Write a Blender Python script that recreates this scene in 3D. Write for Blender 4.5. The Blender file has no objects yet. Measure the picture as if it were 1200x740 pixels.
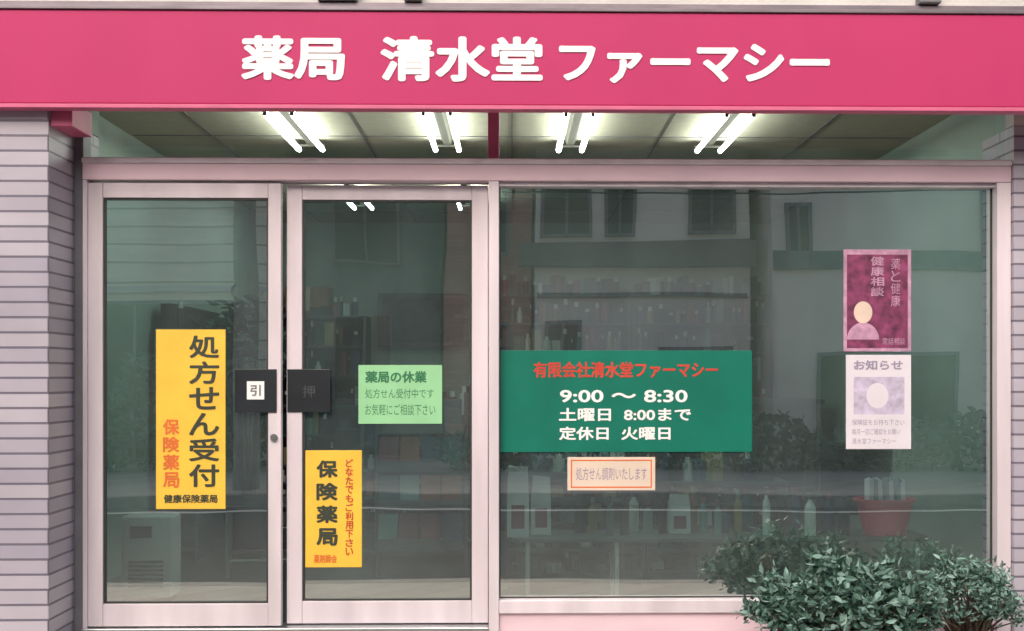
import bpy, bmesh, math, random
from mathutils import Vector, Matrix
random.seed(7)
scene=bpy.context.scene
COL=scene.collection

# ---------------------------------------------------------------- helpers
def srgb(r,g,b):
    f=lambda c:(c/255/12.92) if c/255<=0.04045 else ((c/255+0.055)/1.055)**2.4
    return (f(r),f(g),f(b),1)
def mat(name,color,rough=0.5,metal=0.0,var=0.12,scale=6.0,bump=0.0,bscale=60.0,stretch=(1,1,1),emis=None,spec=0.5,detail=3):
    m=bpy.data.materials.new(name); m.use_nodes=True
    nt=m.node_tree; N=nt.nodes; L=nt.links
    b=N["Principled BSDF"]; b.inputs["Roughness"].default_value=rough; b.inputs["Metallic"].default_value=metal
    b.inputs["Specular IOR Level"].default_value=spec
    tc=N.new("ShaderNodeTexCoord"); mp=N.new("ShaderNodeMapping"); mp.inputs["Scale"].default_value=stretch
    L.new(tc.outputs["Object"],mp.inputs[0])
    nz=N.new("ShaderNodeTexNoise"); nz.inputs["Scale"].default_value=scale; nz.inputs["Detail"].default_value=detail
    L.new(mp.outputs[0],nz.inputs["Vector"])
    r=N.new("ShaderNodeValToRGB"); r.color_ramp.elements[0].position=0.3; r.color_ramp.elements[1].position=0.7
    c=color[:3]
    r.color_ramp.elements[0].color=(*[x*(1-var) for x in c],1); r.color_ramp.elements[1].color=(*[min(1,x*(1+var)) for x in c],1)
    L.new(nz.outputs[0],r.inputs[0]); L.new(r.outputs[0],b.inputs["Base Color"])
    if bump>0:
        n2=N.new("ShaderNodeTexNoise"); n2.inputs["Scale"].default_value=bscale; n2.inputs["Detail"].default_value=2
        L.new(mp.outputs[0],n2.inputs["Vector"])
        bp=N.new("ShaderNodeBump"); bp.inputs["Strength"].default_value=bump; bp.inputs["Distance"].default_value=0.01
        L.new(n2.outputs[0],bp.inputs["Height"]); L.new(bp.outputs[0],b.inputs["Normal"])
    if emis:
        b.inputs["Emission Color"].default_value=(*emis[0],1); b.inputs["Emission Strength"].default_value=emis[1]
    return m
def tilemat(name,c1,c2,mortar,w,h,msize=0.004,rough=0.4,bump=0.5):
    m=bpy.data.materials.new(name); m.use_nodes=True
    nt=m.node_tree; N=nt.nodes; L=nt.links; b=N["Principled BSDF"]; b.inputs["Roughness"].default_value=rough
    tc=N.new("ShaderNodeTexCoord"); sp=N.new("ShaderNodeSeparateXYZ"); L.new(tc.outputs["Object"],sp.inputs[0])
    ad=N.new("ShaderNodeMath"); L.new(sp.outputs[0],ad.inputs[0]); L.new(sp.outputs[1],ad.inputs[1])
    cb=N.new("ShaderNodeCombineXYZ"); L.new(ad.outputs[0],cb.inputs[0]); L.new(sp.outputs[2],cb.inputs[1])
    br=N.new("ShaderNodeTexBrick"); br.inputs["Scale"].default_value=1
    br.inputs["Brick Width"].default_value=w; br.inputs["Row Height"].default_value=h; br.inputs["Mortar Size"].default_value=msize
    br.inputs["Mortar Smooth"].default_value=0.3
    br.inputs["Color1"].default_value=c1; br.inputs["Color2"].default_value=c2; br.inputs["Mortar"].default_value=mortar
    L.new(cb.outputs[0],br.inputs["Vector"])
    nz=N.new("ShaderNodeTexNoise"); nz.inputs["Scale"].default_value=3; nz.inputs["Detail"].default_value=3
    L.new(tc.outputs["Object"],nz.inputs["Vector"])
    mr=N.new("ShaderNodeMapRange"); mr.inputs[3].default_value=0.75; mr.inputs[4].default_value=1.15; L.new(nz.outputs[0],mr.inputs[0])
    mx=N.new("ShaderNodeVectorMath"); mx.operation='SCALE'; L.new(br.outputs["Color"],mx.inputs[0]); L.new(mr.outputs[0],mx.inputs["Scale"])
    L.new(mx.outputs[0],b.inputs["Base Color"])
    inv=N.new("ShaderNodeMath"); inv.operation='SUBTRACT'; inv.inputs[0].default_value=1; L.new(br.outputs["Fac"],inv.inputs[1])
    bp=N.new("ShaderNodeBump"); bp.inputs["Strength"].default_value=bump; bp.inputs["Distance"].default_value=0.006
    L.new(inv.outputs[0],bp.inputs["Height"]); L.new(bp.outputs[0],b.inputs["Normal"])
    return m
def empty(name):
    e=bpy.data.objects.new(name,None); COL.objects.link(e); return e
def addmesh(name,verts,faces,mats,parent=None,fm=None,bevel=0,smooth=False):
    me=bpy.data.meshes.new(name); me.from_pydata([tuple(v) for v in verts],[],faces)
    if not isinstance(mats,(list,tuple)): mats=[mats]
    for m in mats: me.materials.append(m)
    if fm:
        for p,i in zip(me.polygons,fm): p.material_index=i
    if smooth:
        for p in me.polygons: p.use_smooth=True
    me.update()
    o=bpy.data.objects.new(name,me); COL.objects.link(o)
    if parent: o.parent=parent
    if bevel>0:
        md=o.modifiers.new("bevel",'BEVEL'); md.width=bevel; md.segments=2; md.limit_method='ANGLE'
    return o
BF=[(0,3,2,1),(4,5,6,7),(0,1,5,4),(1,2,6,5),(2,3,7,6),(3,0,4,7)]
def bv(x0,x1,y0,y1,z0,z1):
    return [(x0,y0,z0),(x1,y0,z0),(x1,y1,z0),(x0,y1,z0),(x0,y0,z1),(x1,y0,z1),(x1,y1,z1),(x0,y1,z1)]
def box(name,x0,x1,y0,y1,z0,z1,m,parent=None,bevel=0):
    return addmesh(name,bv(x0,x1,y0,y1,z0,z1),BF,m,parent,bevel=bevel)
class Multi:
    """collects many boxes / shapes in one mesh"""
    def __init__(s): s.v=[];s.f=[];s.m=[]
    def add(s,v,f,mi=0):
        k=len(s.v); s.v+=list(v); s.f+=[tuple(i+k for i in q) for q in f]; s.m+=[mi]*len(f)
    def box(s,x0,x1,y0,y1,z0,z1,mi=0): s.add(bv(x0,x1,y0,y1,z0,z1),BF,mi)
    def cyl(s,p,q,r0,r1=None,n=12,mi=0,cap=True):
        r1=r0 if r1 is None else r1
        p=Vector(p);q=Vector(q);d=(q-p).normalized()
        a=d.orthogonal().normalized(); b=d.cross(a)
        v=[p+(a*math.cos(t)+b*math.sin(t))*r0 for t in [2*math.pi*i/n for i in range(n)]]
        v+=[q+(a*math.cos(t)+b*math.sin(t))*r1 for t in [2*math.pi*i/n for i in range(n)]]
        f=[(i,(i+1)%n,n+(i+1)%n,n+i) for i in range(n)]
        if cap: f+=[tuple(range(n))[::-1],tuple(range(n,2*n))]
        s.add(v,f,mi)
    def obj(s,name,mats,parent=None,bevel=0): return addmesh(name,s.v,s.f,mats,parent,fm=s.m,bevel=bevel)
def text(name,body,x0,x1,z0,z1,y,m,parent,bold=0.02,extrude=0.0):
    """flat lettering fitted to a rectangle; weight is built by stacking slightly shifted copies of the glyphs"""
    cu=bpy.data.curves.new(name,'FONT'); cu.body=body; cu.resolution_u=3
    o=bpy.data.objects.new(name+"_tmp",cu); COL.objects.link(o)
    bpy.context.view_layer.update()
    dg=bpy.context.evaluated_depsgraph_get()
    me=bpy.data.meshes.new_from_object(o.evaluated_get(dg))
    bpy.data.objects.remove(o)
    if len(me.vertices)==0: return None
    xs=[v.co.x for v in me.vertices]; ys=[v.co.y for v in me.vertices]
    ax,bx,ay,by=min(xs),max(xs),min(ys),max(ys)
    h=(z1-z0); off=bold*h*0.9
    V=[];Fc=[]
    offs=[(0,0)] if bold<=0 else [(0,0)]+[(math.cos(a)*off,math.sin(a)*off*.8) for a in [i*math.pi/4 for i in range(8)]]
    polys=[tuple(p.vertices) for p in me.polygons]
    for k,(ox,oz) in enumerate(offs):
        b0=len(V)
        for v in me.vertices:
            X=x0+off+(v.co.x-ax)/(bx-ax+1e-6)*(x1-x0-2*off); Z=z0+off+(v.co.y-ay)/(by-ay+1e-6)*(h-2*off)
            V.append((X+ox,y-k*0.00012-extrude,Z+oz))
        Fc+=[tuple(i+b0 for i in p) for p in polys]
    bpy.data.meshes.remove(me)
    return addmesh(name,V,Fc,m,parent)
def vtext(name,body,x0,x1,ztop,zbot,y,m,parent,bold=0.02,gap=0.08):
    n=len(body); h=(ztop-zbot)/n
    for i,ch in enumerate(body):
        text(f"{name}_{i+1}",ch,x0,x1,ztop-(i+1)*h+h*gap,ztop-i*h-h*gap*0.3,y,m,parent,bold)

# facade elevation drawing units (250 units = 1 m, datum on the door plane)
def F(u): return (u-600)/250
def G(v): return 1.2+(440-v)/250

# ---------------------------------------------------------------- materials
M_pink=mat("pink_paint",srgb(188,54,106),0.55,var=0.05,scale=2.2,bump=0.06,bscale=9,spec=.25,stretch=(1,1,.5))
M_pinkdk=mat("pink_trim",srgb(208,100,138),0.5,var=0.1,scale=5)
M_white=mat("sign_white",(0.88,0.87,0.87,1),0.4,var=0.04)
M_alu=mat("anodised_aluminium",srgb(218,208,216),0.42,0.1,var=0.13,scale=7,bump=0.05,bscale=40,stretch=(1,1,0.15))
M_alubar=mat("pink_bounce_aluminium",srgb(228,200,212),0.4,0.1,var=0.12,scale=5,stretch=(0.3,1,1))  # pink bounce from the fascia put into the bar's colour; base panel shares it
M_gasket=mat("rubber_gasket",(0.03,0.035,0.035,1),0.6)
M_dkjamb=mat("dark_jamb",srgb(112,112,118),0.5,var=0.15)
M_conc=mat("render_wall",srgb(206,202,200),0.85,var=0.12,scale=2.5,bump=0.3,bscale=50)
M_cap=mat("cap_metal",srgb(120,112,120),0.45,0.5,var=0.15)
M_tile=tilemat("facade_tile",srgb(190,184,196),srgb(168,162,178),srgb(116,110,126),0.6,0.066,0.006)
M_int=mat("interior_wall",srgb(156,174,164),0.8,var=0.08,scale=2)
M_ceil=mat("ceiling_board",srgb(196,192,172),0.85,var=0.06,scale=14)
M_floor=tilemat("floor_vinyl",srgb(64,80,80),srgb(56,72,72),srgb(40,50,50),0.45,0.45,0.003,0.3,0.1)
M_tube=mat("fluorescent_tube",(1,1,1,1),0.5,emis=((0.96,1.0,0.94),23))
M_fix=mat("lamp_housing",srgb(84,84,78),0.7,var=0.03,spec=.1)
M_offw=mat("off_white_plastic",srgb(214,218,212),0.5,var=0.05)
M_black=mat("black_plate",(0.018,0.022,0.028,1),0.35,var=0.2)
M_yel=mat("yellow_card",srgb(236,192,66),0.6,var=0.07,scale=5)
M_ink=mat("black_ink",(0.035,0.045,0.03,1),0.6)
M_red=mat("red_ink",srgb(200,64,50),0.6)
M_org=mat("orange_ink",srgb(222,110,50),0.6)
M_green=mat("green_board",srgb(10,112,94),0.5,var=0.12,scale=4,spec=.3)
M_lgreen=mat("light_green_paper",srgb(148,206,156),0.7,var=0.06)
M_beige=mat("beige_label",srgb(222,204,188),0.6,var=0.06)
M_paper=mat("poster_paper",srgb(218,212,222),0.6,var=0.05)
M_grey=mat("grey_ink",srgb(150,140,165),0.6)
M_pale=mat("pale_print",srgb(190,180,204),0.6,var=.25,scale=26,detail=5)
M_gink=mat("green_ink",srgb(50,120,80),0.6)
M_dull=mat("dull_ink",srgb(66,70,76),0.6)
M_plum=mat("plum_print",srgb(120,52,88),0.5,var=0.6,scale=22,detail=5)
M_lil=mat("lilac_print",srgb(186,142,170),0.5,var=0.3,scale=24)
M_cream=mat("cream_print",srgb(220,198,184),0.5)
M_steel=mat("steel",srgb(180,184,186),0.3,0.9,var=0.08)
M_asph=mat("asphalt",(0.06,0.06,0.062,1),0.9,var=0.25,scale=9,bump=0.5,bscale=160)
M_pave=tilemat("paving",srgb(186,182,174),srgb(174,170,162),srgb(120,116,110),0.3,0.3,0.004,0.8,0.4)
M_kerb=mat("kerb_concrete",srgb(150,148,144),0.85,var=0.15,bump=0.3)
M_paint=mat("road_paint",(0.7,0.7,0.68,1),0.7,var=0.15,scale=20)

def glass(name,tint,refl,haze):
    m=bpy.data.materials.new(name); m.use_nodes=True; nt=m.node_tree; N=nt.nodes; L=nt.links
    N.remove(N["Principled BSDF"]); out=N["Material Output"]
    tr=N.new("ShaderNodeBsdfTransparent"); tr.inputs[0].default_value=(*tint,1)
    gl=N.new("ShaderNodeBsdfGlossy"); gl.inputs["Roughness"].default_value=0.0; gl.inputs[0].default_value=(1,1,.96,1)
    fr=N.new("ShaderNodeFresnel"); fr.inputs[0].default_value=1.5
    ad=N.new("ShaderNodeMath"); ad.inputs[1].default_value=refl; L.new(fr.outputs[0],ad.inputs[0]); ad.use_clamp=True
    tc=N.new("ShaderNodeTexCoord"); nz=N.new("ShaderNodeTexNoise"); nz.inputs["Scale"].default_value=1.3; nz.inputs["Detail"].default_value=1
    L.new(tc.outputs["Object"],nz.inputs["Vector"])
    bp=N.new("ShaderNodeBump"); bp.inputs["Strength"].default_value=0.10; bp.inputs["Distance"].default_value=0.02
    L.new(nz.outputs[0],bp.inputs["Height"]); L.new(bp.outputs[0],gl.inputs["Normal"])
    mx=N.new("ShaderNodeMixShader"); L.new(ad.outputs[0],mx.inputs[0]); L.new(tr.outputs[0],mx.inputs[1]); L.new(gl.outputs[0],mx.inputs[2])
    # milky haze mixed into the pane to lift its darks, uneven across it
    df=N.new("ShaderNodeBsdfDiffuse"); df.inputs[0].default_value=(.58,.76,.74,1)
    n3=N.new("ShaderNodeTexNoise"); n3.inputs["Scale"].default_value=2.2; n3.inputs["Detail"].default_value=4
    mp=N.new("ShaderNodeMapping"); mp.inputs["Scale"].default_value=(1.6,1,.7); L.new(tc.outputs["Object"],mp.inputs[0]); L.new(mp.outputs[0],n3.inputs["Vector"])
    mr=N.new("ShaderNodeMapRange"); mr.inputs[1].default_value=.3; mr.inputs[2].default_value=.7; mr.inputs[3].default_value=haze*.6; mr.inputs[4].default_value=haze*1.5
    L.new(n3.outputs[0],mr.inputs[0])
    m2=N.new("ShaderNodeMixShader"); L.new(mr.outputs[0],m2.inputs[0]); L.new(mx.outputs[0],m2.inputs[1]); L.new(df.outputs[0],m2.inputs[2])
    L.new(m2.outputs[0],out.inputs[0]); return m
M_glass=glass("float_glass",(0.70,0.96,0.95),0.50,0.05)
M_glasst=glass("transom_glass",(0.84,0.88,0.84),0.04,0.03)

# ---------------------------------------------------------------- shop building
shop=empty("pharmacy_building")
XL,XR=-2.02,2.33
UR=1166
box("pier_left_tiles",-3.6,XL,-0.38,0.30,-0.1,2.36,M_tile,shop,0.003)
box("pier_right_tiles",XR,3.9,-0.10,0.30,-0.1,2.36,M_tile,shop,0.003)
box("pier_right_soffit",XR,3.9,-0.10,0.0,2.361,2.62,M_conc,shop)
box("pier_left_trim",-2.019,-1.925,-0.36,-0.09,2.29,2.40,M_pinkdk,shop,0.004)
ZT=4.3
box("upper_wall",-3.6,3.9,0.0,0.25,2.62,ZT,M_conc,shop)
box("upper_ledge",-3.6,3.9,-0.05,-0.002,2.90,2.93,M_cap,shop,0.004)
for i,(a,b) in enumerate([(-0.9,-0.72),(-0.5,-0.42),(1.9,2.0)]):
    box(f"wall_bracket_{i+1}",a,b,-0.08,-0.003,2.935,3.02,M_dkjamb,shop,0.005)
box("soffit",-3.6,3.9,-0.30,0.02,2.565,2.61,M_ceil,shop)
box("roof",-3.7,4.0,-0.1,7.4,ZT+.002,ZT+.15,M_conc,shop)
box("wall_left",-3.6,-2.32,0.302,6.3,-0.1,ZT,M_int,shop)
box("wall_right",2.47,3.9,0.302,6.3,-0.1,ZT,M_int,shop)
box("wall_back",-3.6,3.9,6.302,6.5,-0.1,ZT,M_int,shop)
box("ceiling",-2.318,2.468,0.252,6.3,2.66,2.8,M_ceil,shop)
box("interior_floor",-2.318,2.468,0.06,6.3,-0.1,0.02,M_floor,shop)
box("reveal_left",-2.32,XL+0.002,0.05,0.30,2.362,2.60,M_int,shop)
mj=Multi()
for k in range(1,7): mj.box(-2.3,2.45,k*0.91,k*0.91+0.006,2.655,2.662)
for k in range(-2,3): mj.box(k*0.91-0.003,k*0.91+0.003,0.26,6.3,2.6555,2.6625)
mj.obj("ceiling_joints",[M_dkjamb],shop)
box("jamb_dark",XL+0.001,F(106),-0.06,0.05,0,2.56,M_dkjamb,shop,0.003)
box("transom_bar",F(106),XR-.001,-0.075,0.055,G(215),G(189),M_alubar,shop,0.004)
box("transom_bar_lip",F(106),XR-.001,-0.085,-0.0755,G(196),G(190),M_alu,shop,0.002)
box("transom_mullion",F(572),F(585),-0.05,0.04,G(189)+0.001,2.56,M_pinkdk,shop,0.003)
box("transom_head",F(106),XR-.001,-0.04,0.04,2.52,2.563,M_alu,shop,0.002)
box("jamb_left",F(106),F(111),-0.07,0.05,0,G(215)-0.001,M_alu,shop,0.002)
box("mullion",F(573),F(585),-0.075,0.055,0,G(215)-0.001,M_alu,shop,0.004)
box("jamb_right",F(UR),XR-0.001,-0.07,0.05,0,G(215)-0.001,M_alu,shop,0.003)
box("threshold",F(106),F(573),-0.09,0.06,-0.03,0.035,M_steel,shop,0.003)
box("window_sill_rail",F(585),F(UR),-0.07,0.045,G(716),G(701),M_alu,shop,0.003)
box("window_base_panel",F(585),F(UR),-0.05,0.05,-0.05,G(716)-0.001,M_alubar,shop,0.003)
box("window_top_rail",F(585),F(UR),-0.045,0.04,G(220),G(215)-0.001,M_alu,shop,0.002)
addmesh("window_glass",[(F(585),0,G(702)),(F(UR),0,G(702)),(F(UR),0,G(219)),(F(585),0,G(219))],[(0,1,2,3)],M_glass,shop)
gb=Multi(); gb.box(F(585)+.0005,F(585)+.006,-.008,.008,G(701)+.001,G(220)-.001); gb.box(F(UR)-.006,F(UR)-.0005,-.008,.008,G(701)+.001,G(220)-.001)
gb.box(F(585)+.006,F(UR)-.006,-.0075,.0075,G(701)+.0005,G(701)+.006); gb.obj("window_gasket",[M_gasket],shop)
addmesh("transom_glass_left",[(F(106),0.01,G(190)),(F(573),0.01,G(190)),(F(573),0.01,2.55),(F(106),0.01,2.55)],[(0,1,2,3)],M_glasst,shop)
addmesh("transom_glass_right",[(F(584),0.01,G(190)),(XR,0.01,G(190)),(XR,0.01,2.55),(F(584),0.01,2.55)],[(0,1,2,3)],M_glasst,shop)
def leaf(tag,u0,u1,g0,g1,y):
    d=0.022
    box(f"door_{tag}_stile_a",F(u0),F(g0),y-d,y+d,G(730),G(218),M_alu,shop,0.003)
    box(f"door_{tag}_stile_b",F(g1),F(u1),y-d,y+d,G(730),G(218),M_alu,shop,0.003)
    box(f"door_{tag}_top_rail",F(g0)+.0005,F(g1)-.0005,y-d+.002,y+d-.002,G(235),G(218),M_alu,shop,0.002)
    box(f"door_{tag}_bottom_rail",F(g0)+.0005,F(g1)-.0005,y-d+.002,y+d-.002,G(730),G(704),M_alu,shop,0.002)
    g=Multi(); t=0.008
    a,b,c,e=F(g0)+.001,F(g1)-.001,G(704)+.001,G(235)-.001
    g.box(a,a+t,y-.012,y+.012,c,e); g.box(b-t,b,y-.012,y+.012,c,e)
    g.box(a+t,b-t,y-.0118,y+.0118,c,c+t); g.box(a+t,b-t,y-.0118,y+.0118,e-t,e)
    g.obj(f"door_{tag}_gasket",[M_gasket],shop)
    addmesh(f"door_{tag}_glass",[(a,y,c),(b,y,c),(b,y,e),(a,y,e)],[(0,1,2,3)],M_glass,shop)
leaf("left",111,333,128,318,-0.035)
leaf("right",337,572,355,553,0.02)
k=Multi(); k.cyl((F(325),-0.058,G(512)),(F(325),-0.068,G(512)),0.017,n=20); k.cyl((F(325),-0.068,G(512)),(F(325),-0.071,G(512)),0.008,n=14)
k.obj("door_lock",[M_steel],shop)

# fascia sign
fs=empty("storefront_sign")
box("fascia_panel",-3.9,4.2,-0.45,-0.385,2.37,2.775,M_pink,fs,0.006)
box("fascia_cap",-3.9,4.2,-0.46,-0.30,2.776,2.792,M_cap,fs,0.003)
box("fascia_lower_trim",-3.9,4.2,-0.456,-0.38,2.352,2.369,M_pinkdk,fs,0.002)
def FF(u): return (u-600)/1500*5.55
def FG(v): return 1.2+(440-v)/1500*5.55
for nm,s,a,b,t,bt in [("letters_a","薬局",284,405,43,96),("letters_b","清水堂",446,636,43,97),
                 ("letters_c","ファーマシー",655,974,50,98)]:
    text(nm,s,FF(a),FF(b),FG(bt),FG(t),-0.4505,M_white,fs,0.046,0.003)

# ---------------------------------------------------------------- door signs
def card(name,u0,u1,v0,v1,y,m,th=0.004):
    e=empty(name); box("board",F(u0),F(u1),y-th,y,G(v1),G(v0),m,e,0.001); return e
yo=-0.0375
c=card("prescription_sign",188,268,387,595,yo,M_yel,0.003); ty=yo-0.0042
vtext("black_letters","処方せん受付",F(226),F(261),G(393),G(572),ty,M_ink,c,0.035)
vtext("red_letters","保険薬局",F(196),F(215),G(490),G(572),ty,M_org,c,0.035)
text("small_line","健康保険薬局",F(197),F(259),G(588),G(578),ty,M_ink,c,0.03)
c=card("insurance_pharmacy_sign",358,424,528,665,0.017,M_yel,0.003); ty=0.017-0.0042
vtext("black_letters","保険薬局",F(371),F(396),G(538),G(644),ty,M_ink,c,0.05,0.16)
vtext("red_letters","どなたでもご利用下さい",F(405),F(414),G(538),G(652),ty,M_red,c,0.03)
text("small_line","薬剤師会",F(368),F(395),G(660),G(650),ty,M_org,c,0.02)
c=card("door_plate_sign",280,328,433,483,-0.0575,M_black,0.006)
box("label",F(294),F(314),-.0655,-.0636,G(468),G(447),M_white,c,.0005)
text("mark","引",F(298),F(310),G(464),G(451),-0.0662,M_dkjamb,c,0.03)
c=card("door_plate_sign",338,388,433,483,-0.0025,M_black,0.006)
text("mark","押",F(356),F(370),G(466),G(452),-0.0095,M_dull,c,0.0)
c=card("notice_paper",420,518,428,497,0.017,M_lgreen,0.002); ty=0.0145
text("heading","薬局の休業",F(428),F(500),G(449),G(435),ty,M_gink,c,0.04)
text("line_1","処方せん受付中です",F(428),F(508),G(467),G(456),ty,M_gink,c,0.0)
text("line_2","お気軽にご相談下さい",F(428),F(510),G(487),G(474),ty,M_gink,c,0.0)
c=card("opening_hours_sign",586,882,411,530,-0.003,M_green,0.004); ty=-0.0078
text("name_line","有限会社清水堂ファーマシー",F(625),F(842),G(443),G(424),ty,M_red,c,0.035)
text("hours_line","9:00 ～ 8:30",F(656),F(806),G(472),G(457),ty,M_white,c,0.05)
text("saturday_line","土曜日  8:00まで",F(655),F(810),G(494),G(478),ty,M_white,c,0.04)
text("holiday_line","定休日  火曜日",F(655),F(786),G(516),G(500),ty,M_white,c,0.04)
c=card("window_label",665,768,536,575,-0.003,M_beige,0.003); ty=-0.0068
mm=Multi()
for a,b,p,q in [(669,764,539,540.5),(669,764,570.5,572),(669,670.5,540.5,570.5),(762.5,764,540.5,570.5)]: mm.box(F(a),F(b),ty,ty+.0005,G(q),G(p))
mm.obj("border",[M_org],c)
text("line","処方せん調剤いたします",F(675),F(758),G(563),G(548),ty,M_grey,c,0.0)
def disc(name,u,v0,ru,rv,y,m,par,n=24,a0=0,a1=2*math.pi):
    pts=[(F(u)+ru/250*math.cos(a0+(a1-a0)*i/n),y,G(v0)+rv/250*math.sin(a0+(a1-a0)*i/n)) for i in range(n if a1-a0>6 else n+1)]
    return addmesh(name,pts,[tuple(range(len(pts)))],m,par)
c=card("campaign_poster",990,1070,292,412,-0.003,M_lil,0.002); ty=-0.0058
mm=Multi(); mm.box(F(994),F(1066),ty,ty+.0005,G(408),G(298),0)
mm.obj("print_background",[M_plum],c)
disc("portrait_shoulders",1013,398,19,20,ty-.0004,M_lil,c,a0=0,a1=math.pi)
disc("portrait_face",1013,366,11,13,ty-.0008,M_cream,c)
vtext("title","健康相談",F(1022),F(1038),G(300),G(348),ty-.001,M_lil,c,0.03)
vtext("subtitle","薬と健康",F(1046),F(1057),G(302),G(360),ty-.001,M_lil,c,0.0)
text("foot","電話相談",F(1036),F(1063),G(404),G(396),ty-.001,M_lil,c,0.0)
c=card("information_poster",993,1070,416,527,-0.003,M_paper,0.002); ty=-0.0056
text("heading","お知らせ",F(1002),F(1060),G(434),G(422),ty,M_grey,c,0.04)
mm=Multi(); mm.box(F(1002),F(1062),ty,ty+.0004,G(486),G(442),0); mm.obj("picture",[M_pale],c)
disc("picture_figure",1030,464,13,15,ty-.0004,M_paper,c)
for i in range(3):
    text(f"line_{i+1}",["保険証をお持ち下さい","毎月一回ご確認をお願い","清水堂ファーマシー"][i],F(1000),F(1062-(i%3)*5),G(499+i*11),G(492+i*11),ty,M_grey,c,0.0)

# ---------------------------------------------------------------- ceiling lamps
def lamp(x,y0,L=1.15):
    e=empty("fluorescent_ceiling_lamp")
    m=Multi()
    m.add([(x-.035,y0,2.655),(x+.035,y0,2.655),(x+.02,y0,2.625),(x-.02,y0,2.625),(x-.035,y0+L,2.655),(x+.035,y0+L,2.655),(x+.02,y0+L,2.625),(x-.02,y0+L,2.625)],
          [(0,1,2,3),(7,6,5,4),(3,2,6,7),(0,3,7,4),(1,5,6,2)])
    for yy in (y0+.01,y0+L-.03):
        m.box(x-.085,x+.085,yy,yy+.02,2.612,2.624)
        for s in (-1,1): m.box(x+s*.072-.01,x+s*.072+.01,yy,yy+.02,2.58,2.611)
    m.obj("housing",[M_fix],e)
    t=Multi()
    for s in(-1,1): t.cyl((x+s*.072,y0+.032,2.592),(x+s*.072,y0+L-.032,2.592),0.016,n=6)
    t.obj("tubes",[M_tube],e)
for x in (-1.24,-0.40,0.36,1.22): lamp(x,0.80)
for x in (-1.24,-0.36): lamp(x,3.6)

# ---------------------------------------------------------------- interior
M_wood=mat("counter_laminate",srgb(70,72,68),0.4,var=0.15,scale=3,stretch=(1,1,8))
M_dk=mat("dark_vinyl",srgb(20,38,44),0.4,var=0.15)
M_shelf=mat("shelf_laminate",srgb(76,96,96),0.5)
def objmat(n,r,g,b): return mat(n,srgb(r,g,b),0.5,var=0.1,scale=8)
PAL=[objmat(f"package_{i}",*c) for i,c in enumerate([(226,232,228),(36,92,104),(150,86,62),(46,70,98),(24,54,50),(160,148,92),(130,58,76),(12,20,26),(118,156,156)])]
PW=[3,4,2,4,5,1,2,8,3]
ct=empty("dispensing_counter")
box("front",-0.7,2.3,3.62,4.15,0.10,0.98,M_wood,ct,0.005); box("plinth",-0.66,2.26,3.68,4.1,0.02,0.0995,M_black,ct)
box("top",-0.75,2.35,3.56,4.2,0.981,1.02,M_shelf,ct,0.006)
mm=Multi()
for k in range(5): mm.box(-0.68+k*0.6,-0.12+k*0.6,3.605,3.619,0.16,0.93)
mm.obj("front_panels",[M_wood],ct,0.003)
def shelf(x0,x1,y0,y1,z1,n,fill=0.94,name="medicine_shelf"):
    e=empty(name); m=Multi()
    m.box(x0,x0+.02,y0,y1,.02,z1); m.box(x1-.02,x1,y0,y1,.02,z1); m.box(x0+.02,x1-.02,y1-.015,y1,.03,z1-.01)
    H=[.08+i*(z1-.1)/n for i in range(n+1)]
    for h in H: m.box(x0+.0205,x1-.0205,y0+.002,y1-.016,h,h+.02)
    m.obj("carcass",[M_shelf],e)
    b=Multi(); H.append(H[-1]+.22)
    for h,h2 in zip(H,H[1:]):
        x=x0+.03
        while x<x1-.1:
            w=random.uniform(.03,.1); hh=random.uniform(.4,.93)*(h2-h-.02)
            if random.random()<fill:
                mi=random.choices(range(len(PAL)),PW)[0]; r=random.randint(1,3); ww=w/r
                if random.random()<.4:
                    b.cyl((x+w/2,y0+.08,h+.0205),(x+w/2,y0+.08,h+.02+hh*.75),min(w*.4,.045),n=10,mi=mi); b.cyl((x+w/2,y0+.08,h+.02+hh*.75),(x+w/2,y0+.08,h+.02+hh),min(w*.2,.02),n=8,mi=0)
                else:
                    for q in range(r): b.box(x+q*ww,x+(q+1)*ww-.003,y0+random.uniform(.01,.05),y1-.05,h+.0205,h+.0205+hh,mi)
            x+=w+.004
    b.obj("packages",PAL,e)
shelf(-2.25,-1.35,5.85,6.28,1.75,6)
shelf(-0.2,1.1,5.85,6.28,1.95,7); shelf(1.12,2.42,5.85,6.28,1.95,7)
shelf(-0.95,-0.1,2.05,2.4,.95,5)
shelf(-0.04,0.74,1.1,1.4,.66,4,name="display_shelf"); shelf(0.76,1.56,1.2,1.5,.60,4,name="display_shelf")
shelf(-2.28,-2.0,2.2,3.6,1.5,5,name="side_shelf")
e=empty("wall_television"); box("body",-1.28,-0.42,6.2,6.29,1.47,1.98,M_black,e,0.01)
box("screen",-1.24,-0.46,6.195,6.199,1.51,1.94,mat("screen_glass",(0.01,0.015,0.02,1),0.1),e)
e=empty("cash_register"); m=Multi(); m.box(-.35,.1,3.65,4.0,1.021,1.12); m.add([(-.33,3.7,1.121),(.08,3.7,1.121),(.08,3.98,1.121),(-.33,3.98,1.121),(-.33,3.8,1.2),(.08,3.8,1.2),(.08,3.98,1.3),(-.33,3.98,1.3)],BF); m.box(-.2,.0,3.9,3.92,1.301,1.42); m.obj("body",[M_black],e,0.006)
e=empty("cardboard_carton"); b=box("box",-2.1,-1.7,5.9,6.2,1.77,2.02,objmat("cardboard",150,104,60),e,0.004); box("tape",-1.93,-1.87,5.898,6.202,1.8,2.022,M_cream,e)
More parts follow.
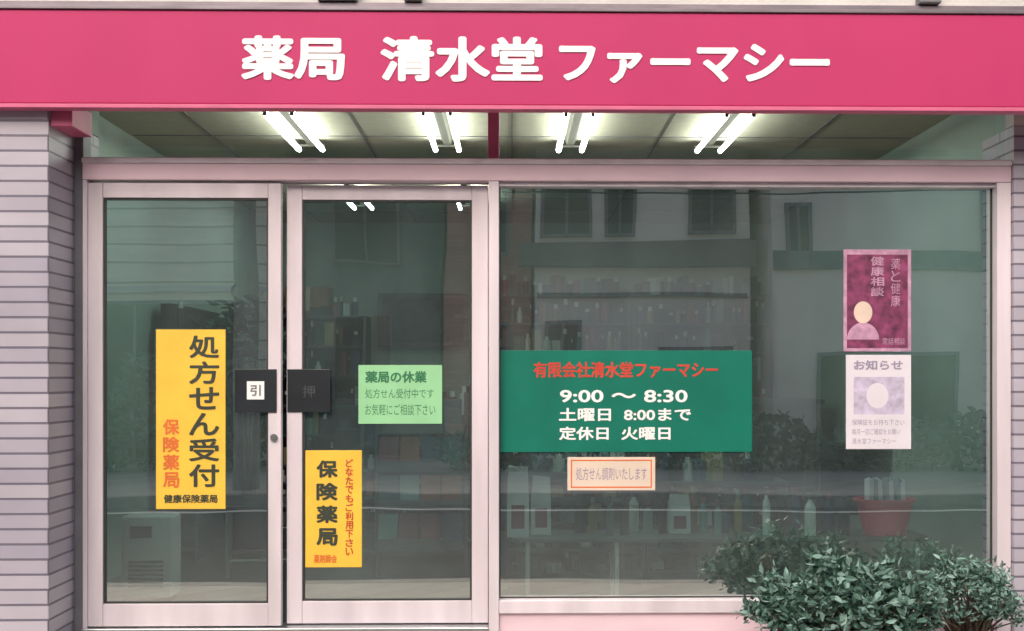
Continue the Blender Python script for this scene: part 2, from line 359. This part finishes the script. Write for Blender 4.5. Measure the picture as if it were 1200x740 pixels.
def chair(x,y,rot=0):
    e=empty("waiting_chair"); m=Multi()
    m.box(-.23,.23,-.22,.22,.40,.45); m.obj("seat",[M_dk],e,0.02)
    m=Multi(); m.add([(-.22,.19,.50),(.22,.19,.50),(.22,.23,.50),(-.22,.23,.50),(-.21,.26,.82),(.21,.26,.82),(.21,.30,.82),(-.21,.30,.82)],BF); m.obj("backrest",[M_dk],e,0.015)
    m=Multi()
    for sx in(-1,1):
        m.cyl((sx*.2,-.19,.02),(sx*.2,-.19,.405),.012); m.cyl((sx*.2,.2,.02),(sx*.2,.2,.405),.012); m.cyl((sx*.2,.2,.39),(sx*.2,.27,.75),.012)
        m.cyl((sx*.2,-.19,.12),(sx*.2,.2,.12),.008)
    m.obj("frame",[M_steel],e)
    e.location=(x,y,0); e.rotation_euler=(0,0,rot)
chair(1.95,1.5,math.pi); chair(1.1,2.5,math.pi+.1); chair(1.7,2.6,math.pi+.1); chair(0.45,2.6,0.2); chair(-1.35,3.0,-.9); chair(-1.5,1.7,-1.4)
e=empty("display_bench")
box("top",0.0,2.12,0.42,0.80,0.36,0.38,M_shelf,e,0.004)
m=Multi()
for x in (0.08,0.53,1.54,2.06):
    for y in (.46,.76): m.cyl((x,y,.02),(x,y,.3595),.011)
    m.cyl((x,.46,.1),(x,.76,.1),.008)
m.obj("legs",[M_offw],e)
def bottle(x,y,z,r,h,mi):
    e=empty("bottle"); prof=[(r,0),(r,h*.62),(r*.85,h*.7),(r*.4,h*.78),(r*.4,h*.84)]
    n=14; v=[];f=[]
    for (rr,zz) in prof: v+=[(x+rr*math.cos(2*math.pi*i/n),y+rr*math.sin(2*math.pi*i/n),z+zz) for i in range(n)]
    for k2 in range(len(prof)-1): f+=[(k2*n+i,k2*n+(i+1)%n,(k2+1)*n+(i+1)%n,(k2+1)*n+i) for i in range(n)]
    f+=[tuple(range(n))[::-1],tuple(range((len(prof)-1)*n,len(prof)*n))]
    addmesh("body",v,f,PAL[mi],e,smooth=False)
    m=Multi(); m.cyl((x,y,z+h*.841),(x,y,z+h),r*.48,n=14); m.obj("cap",[PAL[(mi+3)%9]],e)
xx=.28
for i in range(24):
    xx+=random.uniform(.045,.08)
    if .8<xx<.94: xx=.95
    if xx>1.72: break
    bottle(xx,.52+random.uniform(0,.2),.381,random.uniform(.018,.034),random.uniform(.12,.28),random.choices(range(9),PW)[0])
M_bag=mat("paper_bag",srgb(222,228,232),0.7,var=0.05)
def bag(x,y,z,w,h):
    e=empty("paper_bag"); d=.05
    v=[(x-w/2,y-d,z),(x+w/2,y-d,z),(x+w/2,y+d,z),(x-w/2,y+d,z),
       (x-w/2,y-d*.8,z+h*.6),(x+w/2,y-d*.8,z+h*.6),(x+w/2,y+d*.8,z+h*.6),(x-w/2,y+d*.8,z+h*.6),
       (x-w/2+.008,y-.012,z+h),(x+w/2-.004,y-.004,z+h*.97),(x+w/2-.004,y+.01,z+h*.97),(x-w/2+.008,y+.01,z+h)]
    f=[(0,3,2,1),(0,1,5,4),(1,2,6,5),(2,3,7,6),(3,0,4,7),(4,5,9,8),(5,6,10,9),(6,7,11,10),(7,4,8,11),(8,9,10,11)]
    addmesh("body",v,f,M_bag,e)
    addmesh("label",[(x-w*.3,y-d*.97-.002,z+h*.12),(x+w*.3,y-d*.97-.002,z+h*.12),(x+w*.3,y-d*.86-.002,z+h*.45),(x-w*.3,y-d*.86-.002,z+h*.45)],[(0,1,2,3)],PAL[6],e)
bag(.03,.52,.381,.11,.36); bag(.15,.62,.381,.10,.30); bag(.87,.66,.381,.11,.2)
def tub(x,y,z):
    e=empty("plastic_tub"); n=28; v=[];f=[]
    prof=[(.10,0),(.135,.17),(.15,.172),(.15,.185),(.13,.185),(.098,.015)]
    for rr,zz in prof: v+=[(x+rr*math.cos(2*math.pi*i/n)*1.08,y+rr*math.sin(2*math.pi*i/n)*.85,z+zz) for i in range(n)]
    for k2 in range(len(prof)-1): f+=[(k2*n+i,k2*n+(i+1)%n,(k2+1)*n+(i+1)%n,(k2+1)*n+i) for i in range(n)]
    f+=[tuple(range(n))[::-1],tuple(range((len(prof)-1)*n,len(prof)*n))]
    addmesh("shell",v,f,objmat("pink_plastic",252,104,118),e)
    m=Multi()
    for i in range(7):
        a=-.09+i*.028; t=random.uniform(-.02,.02)
        m.add([(x+a,y-.05+t,z+.03),(x+a+.02,y-.05,z+.03),(x+a+.02,y+.05,z+.03),(x+a,y+.05,z+.03),(x+a-.01+t,y-.05,z+.27+abs(t)*2),(x+a+.012+t,y-.05,z+.28),(x+a+.012+t,y+.05,z+.29),(x+a-.01+t,y+.05,z+.28)],BF,i%2)
    m.obj("leaflets",[M_bag,PAL[8]],e)
tub(1.92,.56,.381)
e=empty("fan_heater")
box("body",-2.02,-1.76,0.65,0.85,.05,.47,M_offw,e,0.012); 
m=Multi()
for k2 in range(7): m.box(-1.98,-1.80,.642,.648,.10+k2*.022,.11+k2*.022)
m.box(-1.97,-1.86,.643,.649,.36,.42); m.obj("grille",[M_black],e); box("feet",-2.0,-1.78,.67,.83,.02,.0495,M_black,e)
e=empty("umbrella_stand"); m=Multi()
for a in range(10):
    t=a*math.pi/5; m.cyl((-2.15+.09*math.cos(t),.42+.09*math.sin(t),.02),(-2.15+.09*math.cos(t),.42+.09*math.sin(t),.5),.006,n=6)
m.cyl((-2.15,.42,.02),(-2.15,.42,.05),.1,n=20); m.obj("rack",[M_black],e)
m=Multi(); m.cyl((-2.17,.4,.06),(-2.12,.44,.62),.03,.012); m.cyl((-2.12,.44,.62),(-2.115,.445,.82),.006); m.obj("umbrella",[PAL[3]],e)
e=empty("leaflet_rack"); m=Multi()
for k2 in range(4):
    z=.2+k2*.22; y=1.35+k2*.03
    m.box(-.78,-.28,y,y+.1,z,z+.012,0); m.box(-.78,-.28,y,y+.008,z+.0125,z+.06,0)
    for q in range(4):
        a=-.77+q*.122; m.add([(a,y+.02,z+.013),(a+.11,y+.02,z+.013),(a+.11,y+.04,z+.013),(a,y+.04,z+.013),(a,y+.06,z+.2),(a+.11,y+.06,z+.2),(a+.11,y+.075,z+.2),(a,y+.075,z+.2)],BF,1+random.randrange(5))
m.cyl((-.79,1.5,.02),(-.79,1.52,1.1),.012,mi=0);m.cyl((-.27,1.5,.02),(-.27,1.52,1.1),.012,mi=0)
m.obj("rack",[M_dkjamb,PAL[8],PAL[1],PAL[6],PAL[3],PAL[2]],e)

# ---------------------------------------------------------------- foliage
G1=mat("leaf_dark",(0.035,0.085,0.065,1),0.5,var=0.3,scale=20)
G2=mat("leaf_mid",(0.075,0.16,0.125,1),0.5,var=0.3,scale=20)
G3=mat("leaf_light",(0.20,0.33,0.29,1),0.5,var=0.25,scale=20)
M_bark=mat("stem_bark",(0.09,0.065,0.045,1),0.85,var=0.3,bump=0.4)
def leaves(V,Fc,Mi,p,size,up=0.4,w=0.36,bend=0.12,mw=(4,4,2)):
    d=Vector((random.gauss(0,1),random.gauss(0,1),random.gauss(0,.7)+up)).normalized()
    s=d.cross(Vector((random.gauss(0,1),random.gauss(0,1),random.gauss(0,1)))).normalized(); n=d.cross(s)
    L=size*random.uniform(.6,1.25); W=L*w
    k=len(V)
    V+= [p, p+d*L*.35+s*W*.5+n*L*bend*.4, p+d*L*.35-s*W*.5+n*L*bend*.4, p+d*L*.7+s*W*.38+n*L*bend*.2, p+d*L*.7-s*W*.38+n*L*bend*.2, p+d*L-n*L*bend, p+d*L*.35, p+d*L*.7-n*L*bend*.2]
    Fc+=[(k,k+1,k+6),(k,k+6,k+2),(k+1,k+3,k+7,k+6),(k+6,k+7,k+4,k+2),(k+3,k+5,k+7),(k+7,k+5,k+4)]
    mi=random.choices([0,1,2],mw)[0]; Mi+= [mi]*6
def bush(name,c,R,nb,nl,size,mw=None,base=None,w=.36):
    e=empty(name); c=Vector(c); V=[];Fc=[];Mi=[]; st=Multi()
    base=Vector(base)
    for i in range(nb):
        th=random.uniform(0,2*math.pi); ph=math.acos(random.uniform(-.35,1)); rr=random.uniform(.55,1.15)
        tip=c+Vector((R[0]*math.cos(th)*math.sin(ph),R[1]*math.sin(th)*math.sin(ph),R[2]*math.cos(ph)))*rr
        mid=base.lerp(tip,.5)+Vector((random.gauss(0,.03),random.gauss(0,.03),.04))
        st.cyl(base+Vector((random.gauss(0,.02),random.gauss(0,.02),0)),mid,.006,.004,n=5,cap=False); st.cyl(mid,tip,.004,.0015,n=5,cap=False)
        cl=mw or random.choice([(6,3,1),(3,5,3),(1,4,6)])
        for j in range(nl):
            t=1-abs(random.gauss(0,.28))
            p=mid.lerp(tip,max(-.3,t))+Vector([random.gauss(0,size*.45) for _ in range(3)])
            leaves(V,Fc,Mi,p,size,mw=cl,w=w)
    addmesh("foliage",V,Fc,[G1,G2,G3],e,fm=Mi); st.obj("stems",[M_bark],e); return e
b1=bush("potted_shrub",(1.40,-.55,.17),(.40,.24,.24),150,42,.046,base=(1.42,-.55,-.08),w=.44)
M_terra=mat("planter_terracotta",srgb(120,84,68),0.8,var=0.12)
tr=Multi(); tr.add([(1.05,-.72,-.095),(1.75,-.72,-.095),(1.75,-.38,-.095),(1.05,-.38,-.095),(1.0,-.76,-.005),(1.80,-.76,-.005),(1.80,-.34,-.005),(1.0,-.34,-.005)],BF)
tr.obj("planter",[M_terra],b1,0.008)
b2=bush("flowering_shrub",(2.03,-.35,.20),(.23,.17,.20),80,38,.036,base=(2.03,-.35,-.05),mw=(2,3,5))
m=Multi(); m.cyl((2.03,-.35,-.095),(2.03,-.35,.0),.09,.12,n=24); m.obj("pot",[M_terra],b2)
b3=bush("indoor_plant",(-1.74,2.4,1.45),(.28,.2,.28),22,20,.12,base=(-1.72,2.4,.4),mw=(8,1,0))
m=Multi(); m.cyl((-1.72,2.4,.02),(-1.72,2.4,.4),.13,.18,n=24); m.obj("pot",[M_dk],b3)

# ---------------------------------------------------------------- ground and street
addmesh("ground",[(-400,-400,-.30),(400,-400,-.30),(400,400,-.30),(-400,400,-.30)],[(0,1,2,3)],mat("ground_soil",(0.16,0.15,0.12,1),0.95,var=0.2,scale=.4))
box("pavement",-40,40,-2.0,0.0,-.28,-.1,M_pave)
box("kerb",-40,40,-2.14,-2.001,-.28,-.098,M_kerb,None,0.01)
box("road",-40,40,-8.0,-2.141,-.29,-.23,M_asph)
m=Multi(); m.box(-40,40,-2.75,-2.63,-.231,-.226); m.box(-40,40,-7.6,-7.48,-.231,-.226); m.obj("road_markings",[M_paint])
box("kerb",-40,40,-8.14,-8.001,-.28,-.098,M_kerb,None,0.01)
box("pavement",-40,40,-30,-8.141,-.28,-.1,M_pave)

M_wwall=mat("cream_render",(0.88,0.83,0.74,1),0.85,var=0.05,scale=1.5)
M_bwall=mat("beige_siding",(0.86,0.81,0.69,1),0.8,var=0.06,scale=1.5,stretch=(1,1,8))
M_brown=tilemat("brown_tile",srgb(190,130,112),srgb(170,114,98),srgb(140,118,108),0.23,0.066)
M_roof=mat("dark_roof",srgb(96,92,90),0.6,var=0.15)
M_lap=mat("siding_lap",srgb(176,170,154),0.8)
M_grn=mat("grey_render",srgb(110,126,124),0.85)
M_win=mat("dark_window",(0.02,0.03,0.035,1),0.12)
def opp(name,x0,x1,y,depth,h,wall,wins,bands=(),canopy=None,grooves=0):
    e=empty(name)
    box("walls",x0,x1,y-depth,y,-.1,h,wall,e,0.01)
    box("roof",x0-.2,x1+.2,y-depth-.2,y+.25,h+.001,h+.18,M_roof,e,0.02)
    fr=Multi(); gl=Multi()
    for (a,b,c2,d) in wins:
        gl.box(a+.05,b-.05,y+.002,y+.02,c2+.05,d-.05)
        fr.box(a,a+.05,y+.001,y+.07,c2,d); fr.box(b-.05,b,y+.001,y+.07,c2,d); fr.box(a+.05,b-.05,y+.001,y+.068,d-.05,d); fr.box(a+.05,b-.05,y+.001,y+.09,c2,c2+.05)
        fr.box((a+b)/2-.02,(a+b)/2+.02,y+.021,y+.05,c2+.05,d-.05)
    if wins: gl.obj("window_glass",[M_win],e); fr.obj("window_frames",[M_dkjamb],e)
    for i,(a,b,c2,d,mm_) in enumerate(bands): box(f"band_{i+1}",a,b,y+.001,y+.06+.01*i,c2,d,mm_,e)
    if canopy: a,b,c2,d,pr=canopy; box("canopy",a,b,y+.001,y+pr,c2,d,M_roof,e,0.02)
    if grooves:
        g=Multi(); z=.3
        while z<h: g.box(x0,x1,y+.001,y+.012,z,z+.025); z+=grooves
        g.obj("siding_laps",[M_lap],e)
    return e
Y=-13
opp("white_house",0.35,3.55,Y,7,6.4,M_wwall,[(.42,1.15,3.25,4.05),(1.35,1.85,3.25,4.05),(2.6,3.35,3.25,4.05),(.6,1.6,4.7,5.6),(2.2,3.2,4.7,5.6),(.5,1.0,.2,2.0),(2.2,3.3,.5,1.6)],[(0.38,3.5,2.35,2.42,M_dkjamb)],(.1,3.6,2.78,3.15,.25))
opp("brown_tile_house",-1.0,0.3,Y-.4,7,6.8,M_brown,[(-.6,-.05,3.0,4.2),(-.6,-.05,.9,2.0)])
opp("beige_house",3.75,7.2,Y+.6,7,5.6,M_wwall,[(3.95,4.3,2.7,3.7),(6.8,7.1,2.9,3.9),(4.7,6.3,4.4,5.2),(4.4,6.4,.0,1.5)],[(3.76,7.15,2.70,2.95,M_grn)])
opp("apartment_building",7.6,16,Y,8,8,M_bwall,[(8+i*1.9,9.2+i*1.9,.9+j*2.6,2.2+j*2.6) for i in range(4) for j in range(3)])
opp("siding_house",-7.8,-3.55,Y,7,6.0,M_bwall,[(-7.4,-6.4,4.6,5.5),(-7.2,-3.9,-.05,2.3)],[(-7.8,-3.6,2.42,2.5,M_conc)],grooves=.28)
opp("apartment_building",-18,-8.4,Y,8,8,M_wwall,[(-17.4+i*2.1,-16.2+i*2.1,.9+j*2.6,2.2+j*2.6) for i in range(4) for j in range(3)])
opp("grey_house",-3.4,-1.1,Y-1.5,6,6.4,M_grn,[(-2.9,-1.8,3.0,4.1),(-2.9,-1.9,.8,2.2)])
e=empty("utility_pole"); m=Multi(); m.cyl((-3.0,-8.6,-.1),(-3.0,-8.6,8.5),.15,.11,n=20); m.box(-3.9,-2.1,-8.66,-8.54,7.4,7.5); m.cyl((-3.0,-8.6,5.2),(-3.0,-8.3,5.9),.14); m.obj("pole",[M_kerb],e)
m=Multi()
for zz,yy in ((3.55,-8.7),(3.3,-8.7),(5.0,-8.6),(7.55,-8.4)):
    for s in range(24):
        xa=-30+s*2.5; f2=lambda x:zz-.0+.0012*(x+3)**2*.3
        m.cyl((xa,yy,f2(xa)),(xa+2.5,yy,f2(xa+2.5)),.011,n=5,cap=False)
m.obj("wires",[M_black],e)
def hedge(x0,x1,y,h,n):
    e=empty("hedge"); V=[];Fc=[];Mi=[]
    for i in range(n):
        x=random.uniform(x0,x1); hh=h*(.82+.22*math.sin(x*2.3)+.1*math.sin(x*7.1))
        z=-.1+hh*random.random()**.7; y2=y+random.gauss(0,.22)
        leaves(V,Fc,Mi,Vector((x,y2,z)),.16,mw=(8,2,0),w=.5)
    addmesh("foliage",V,Fc,[G1,G2,G3],e,fm=Mi)
    m=Multi(); x=x0+.2
    while x<x1:
        m.cyl((x,y,-.1),(x+random.uniform(-.2,.2),y,h*.8),.03,.01,n=6); x+=.35
    m.obj("stems",[M_bark],e)
hedge(-8,-3.2,-11.6,1.4,3500); hedge(-1,7.5,-11.6,.7,3500)

# ---------------------------------------------------------------- light & sky (soft hazy daylight from the street side)
el=math.radians(38); az=math.radians(195)
w=bpy.data.worlds.new("World"); scene.world=w; w.use_nodes=True
N=w.node_tree.nodes; bg=N["Background"]; sk=N.new("ShaderNodeTexSky"); sk.sky_type='NISHITA'; sk.sun_disc=False
sk.sun_elevation=el; sk.sun_rotation=az; sk.dust_density=7; sk.air_density=1.0; sk.ozone_density=0.6
w.node_tree.links.new(sk.outputs[0],bg.inputs[0]); bg.inputs[1].default_value=0.15
sd=bpy.data.lights.new("sun",'SUN'); sd.energy=2.0; sd.angle=math.radians(50); sd.color=(1,.96,.93)
so=bpy.data.objects.new("sun",sd); COL.objects.link(so)
dirv=Vector((math.sin(az)*math.cos(el),math.cos(az)*math.cos(el),math.sin(el)))
so.rotation_euler=dirv.to_track_quat('Z','Y').to_euler(); so.location=(0,0,20)

# ---------------------------------------------------------------- camera
cam=bpy.data.cameras.new("camera"); co=bpy.data.objects.new("camera",cam); COL.objects.link(co)
yaw=math.radians(1.1)
cam.sensor_width=36; cam.lens=45; cam.clip_end=2000
co.location=(0,-6,1.2); co.rotation_euler=(math.radians(90),0,-yaw)
cam.shift_y=70/1200; cam.shift_x=-math.tan(yaw)*1500/1200
scene.camera=co
scene.view_settings.view_transform='Standard'; scene.view_settings.look='None'; scene.view_settings.exposure=0
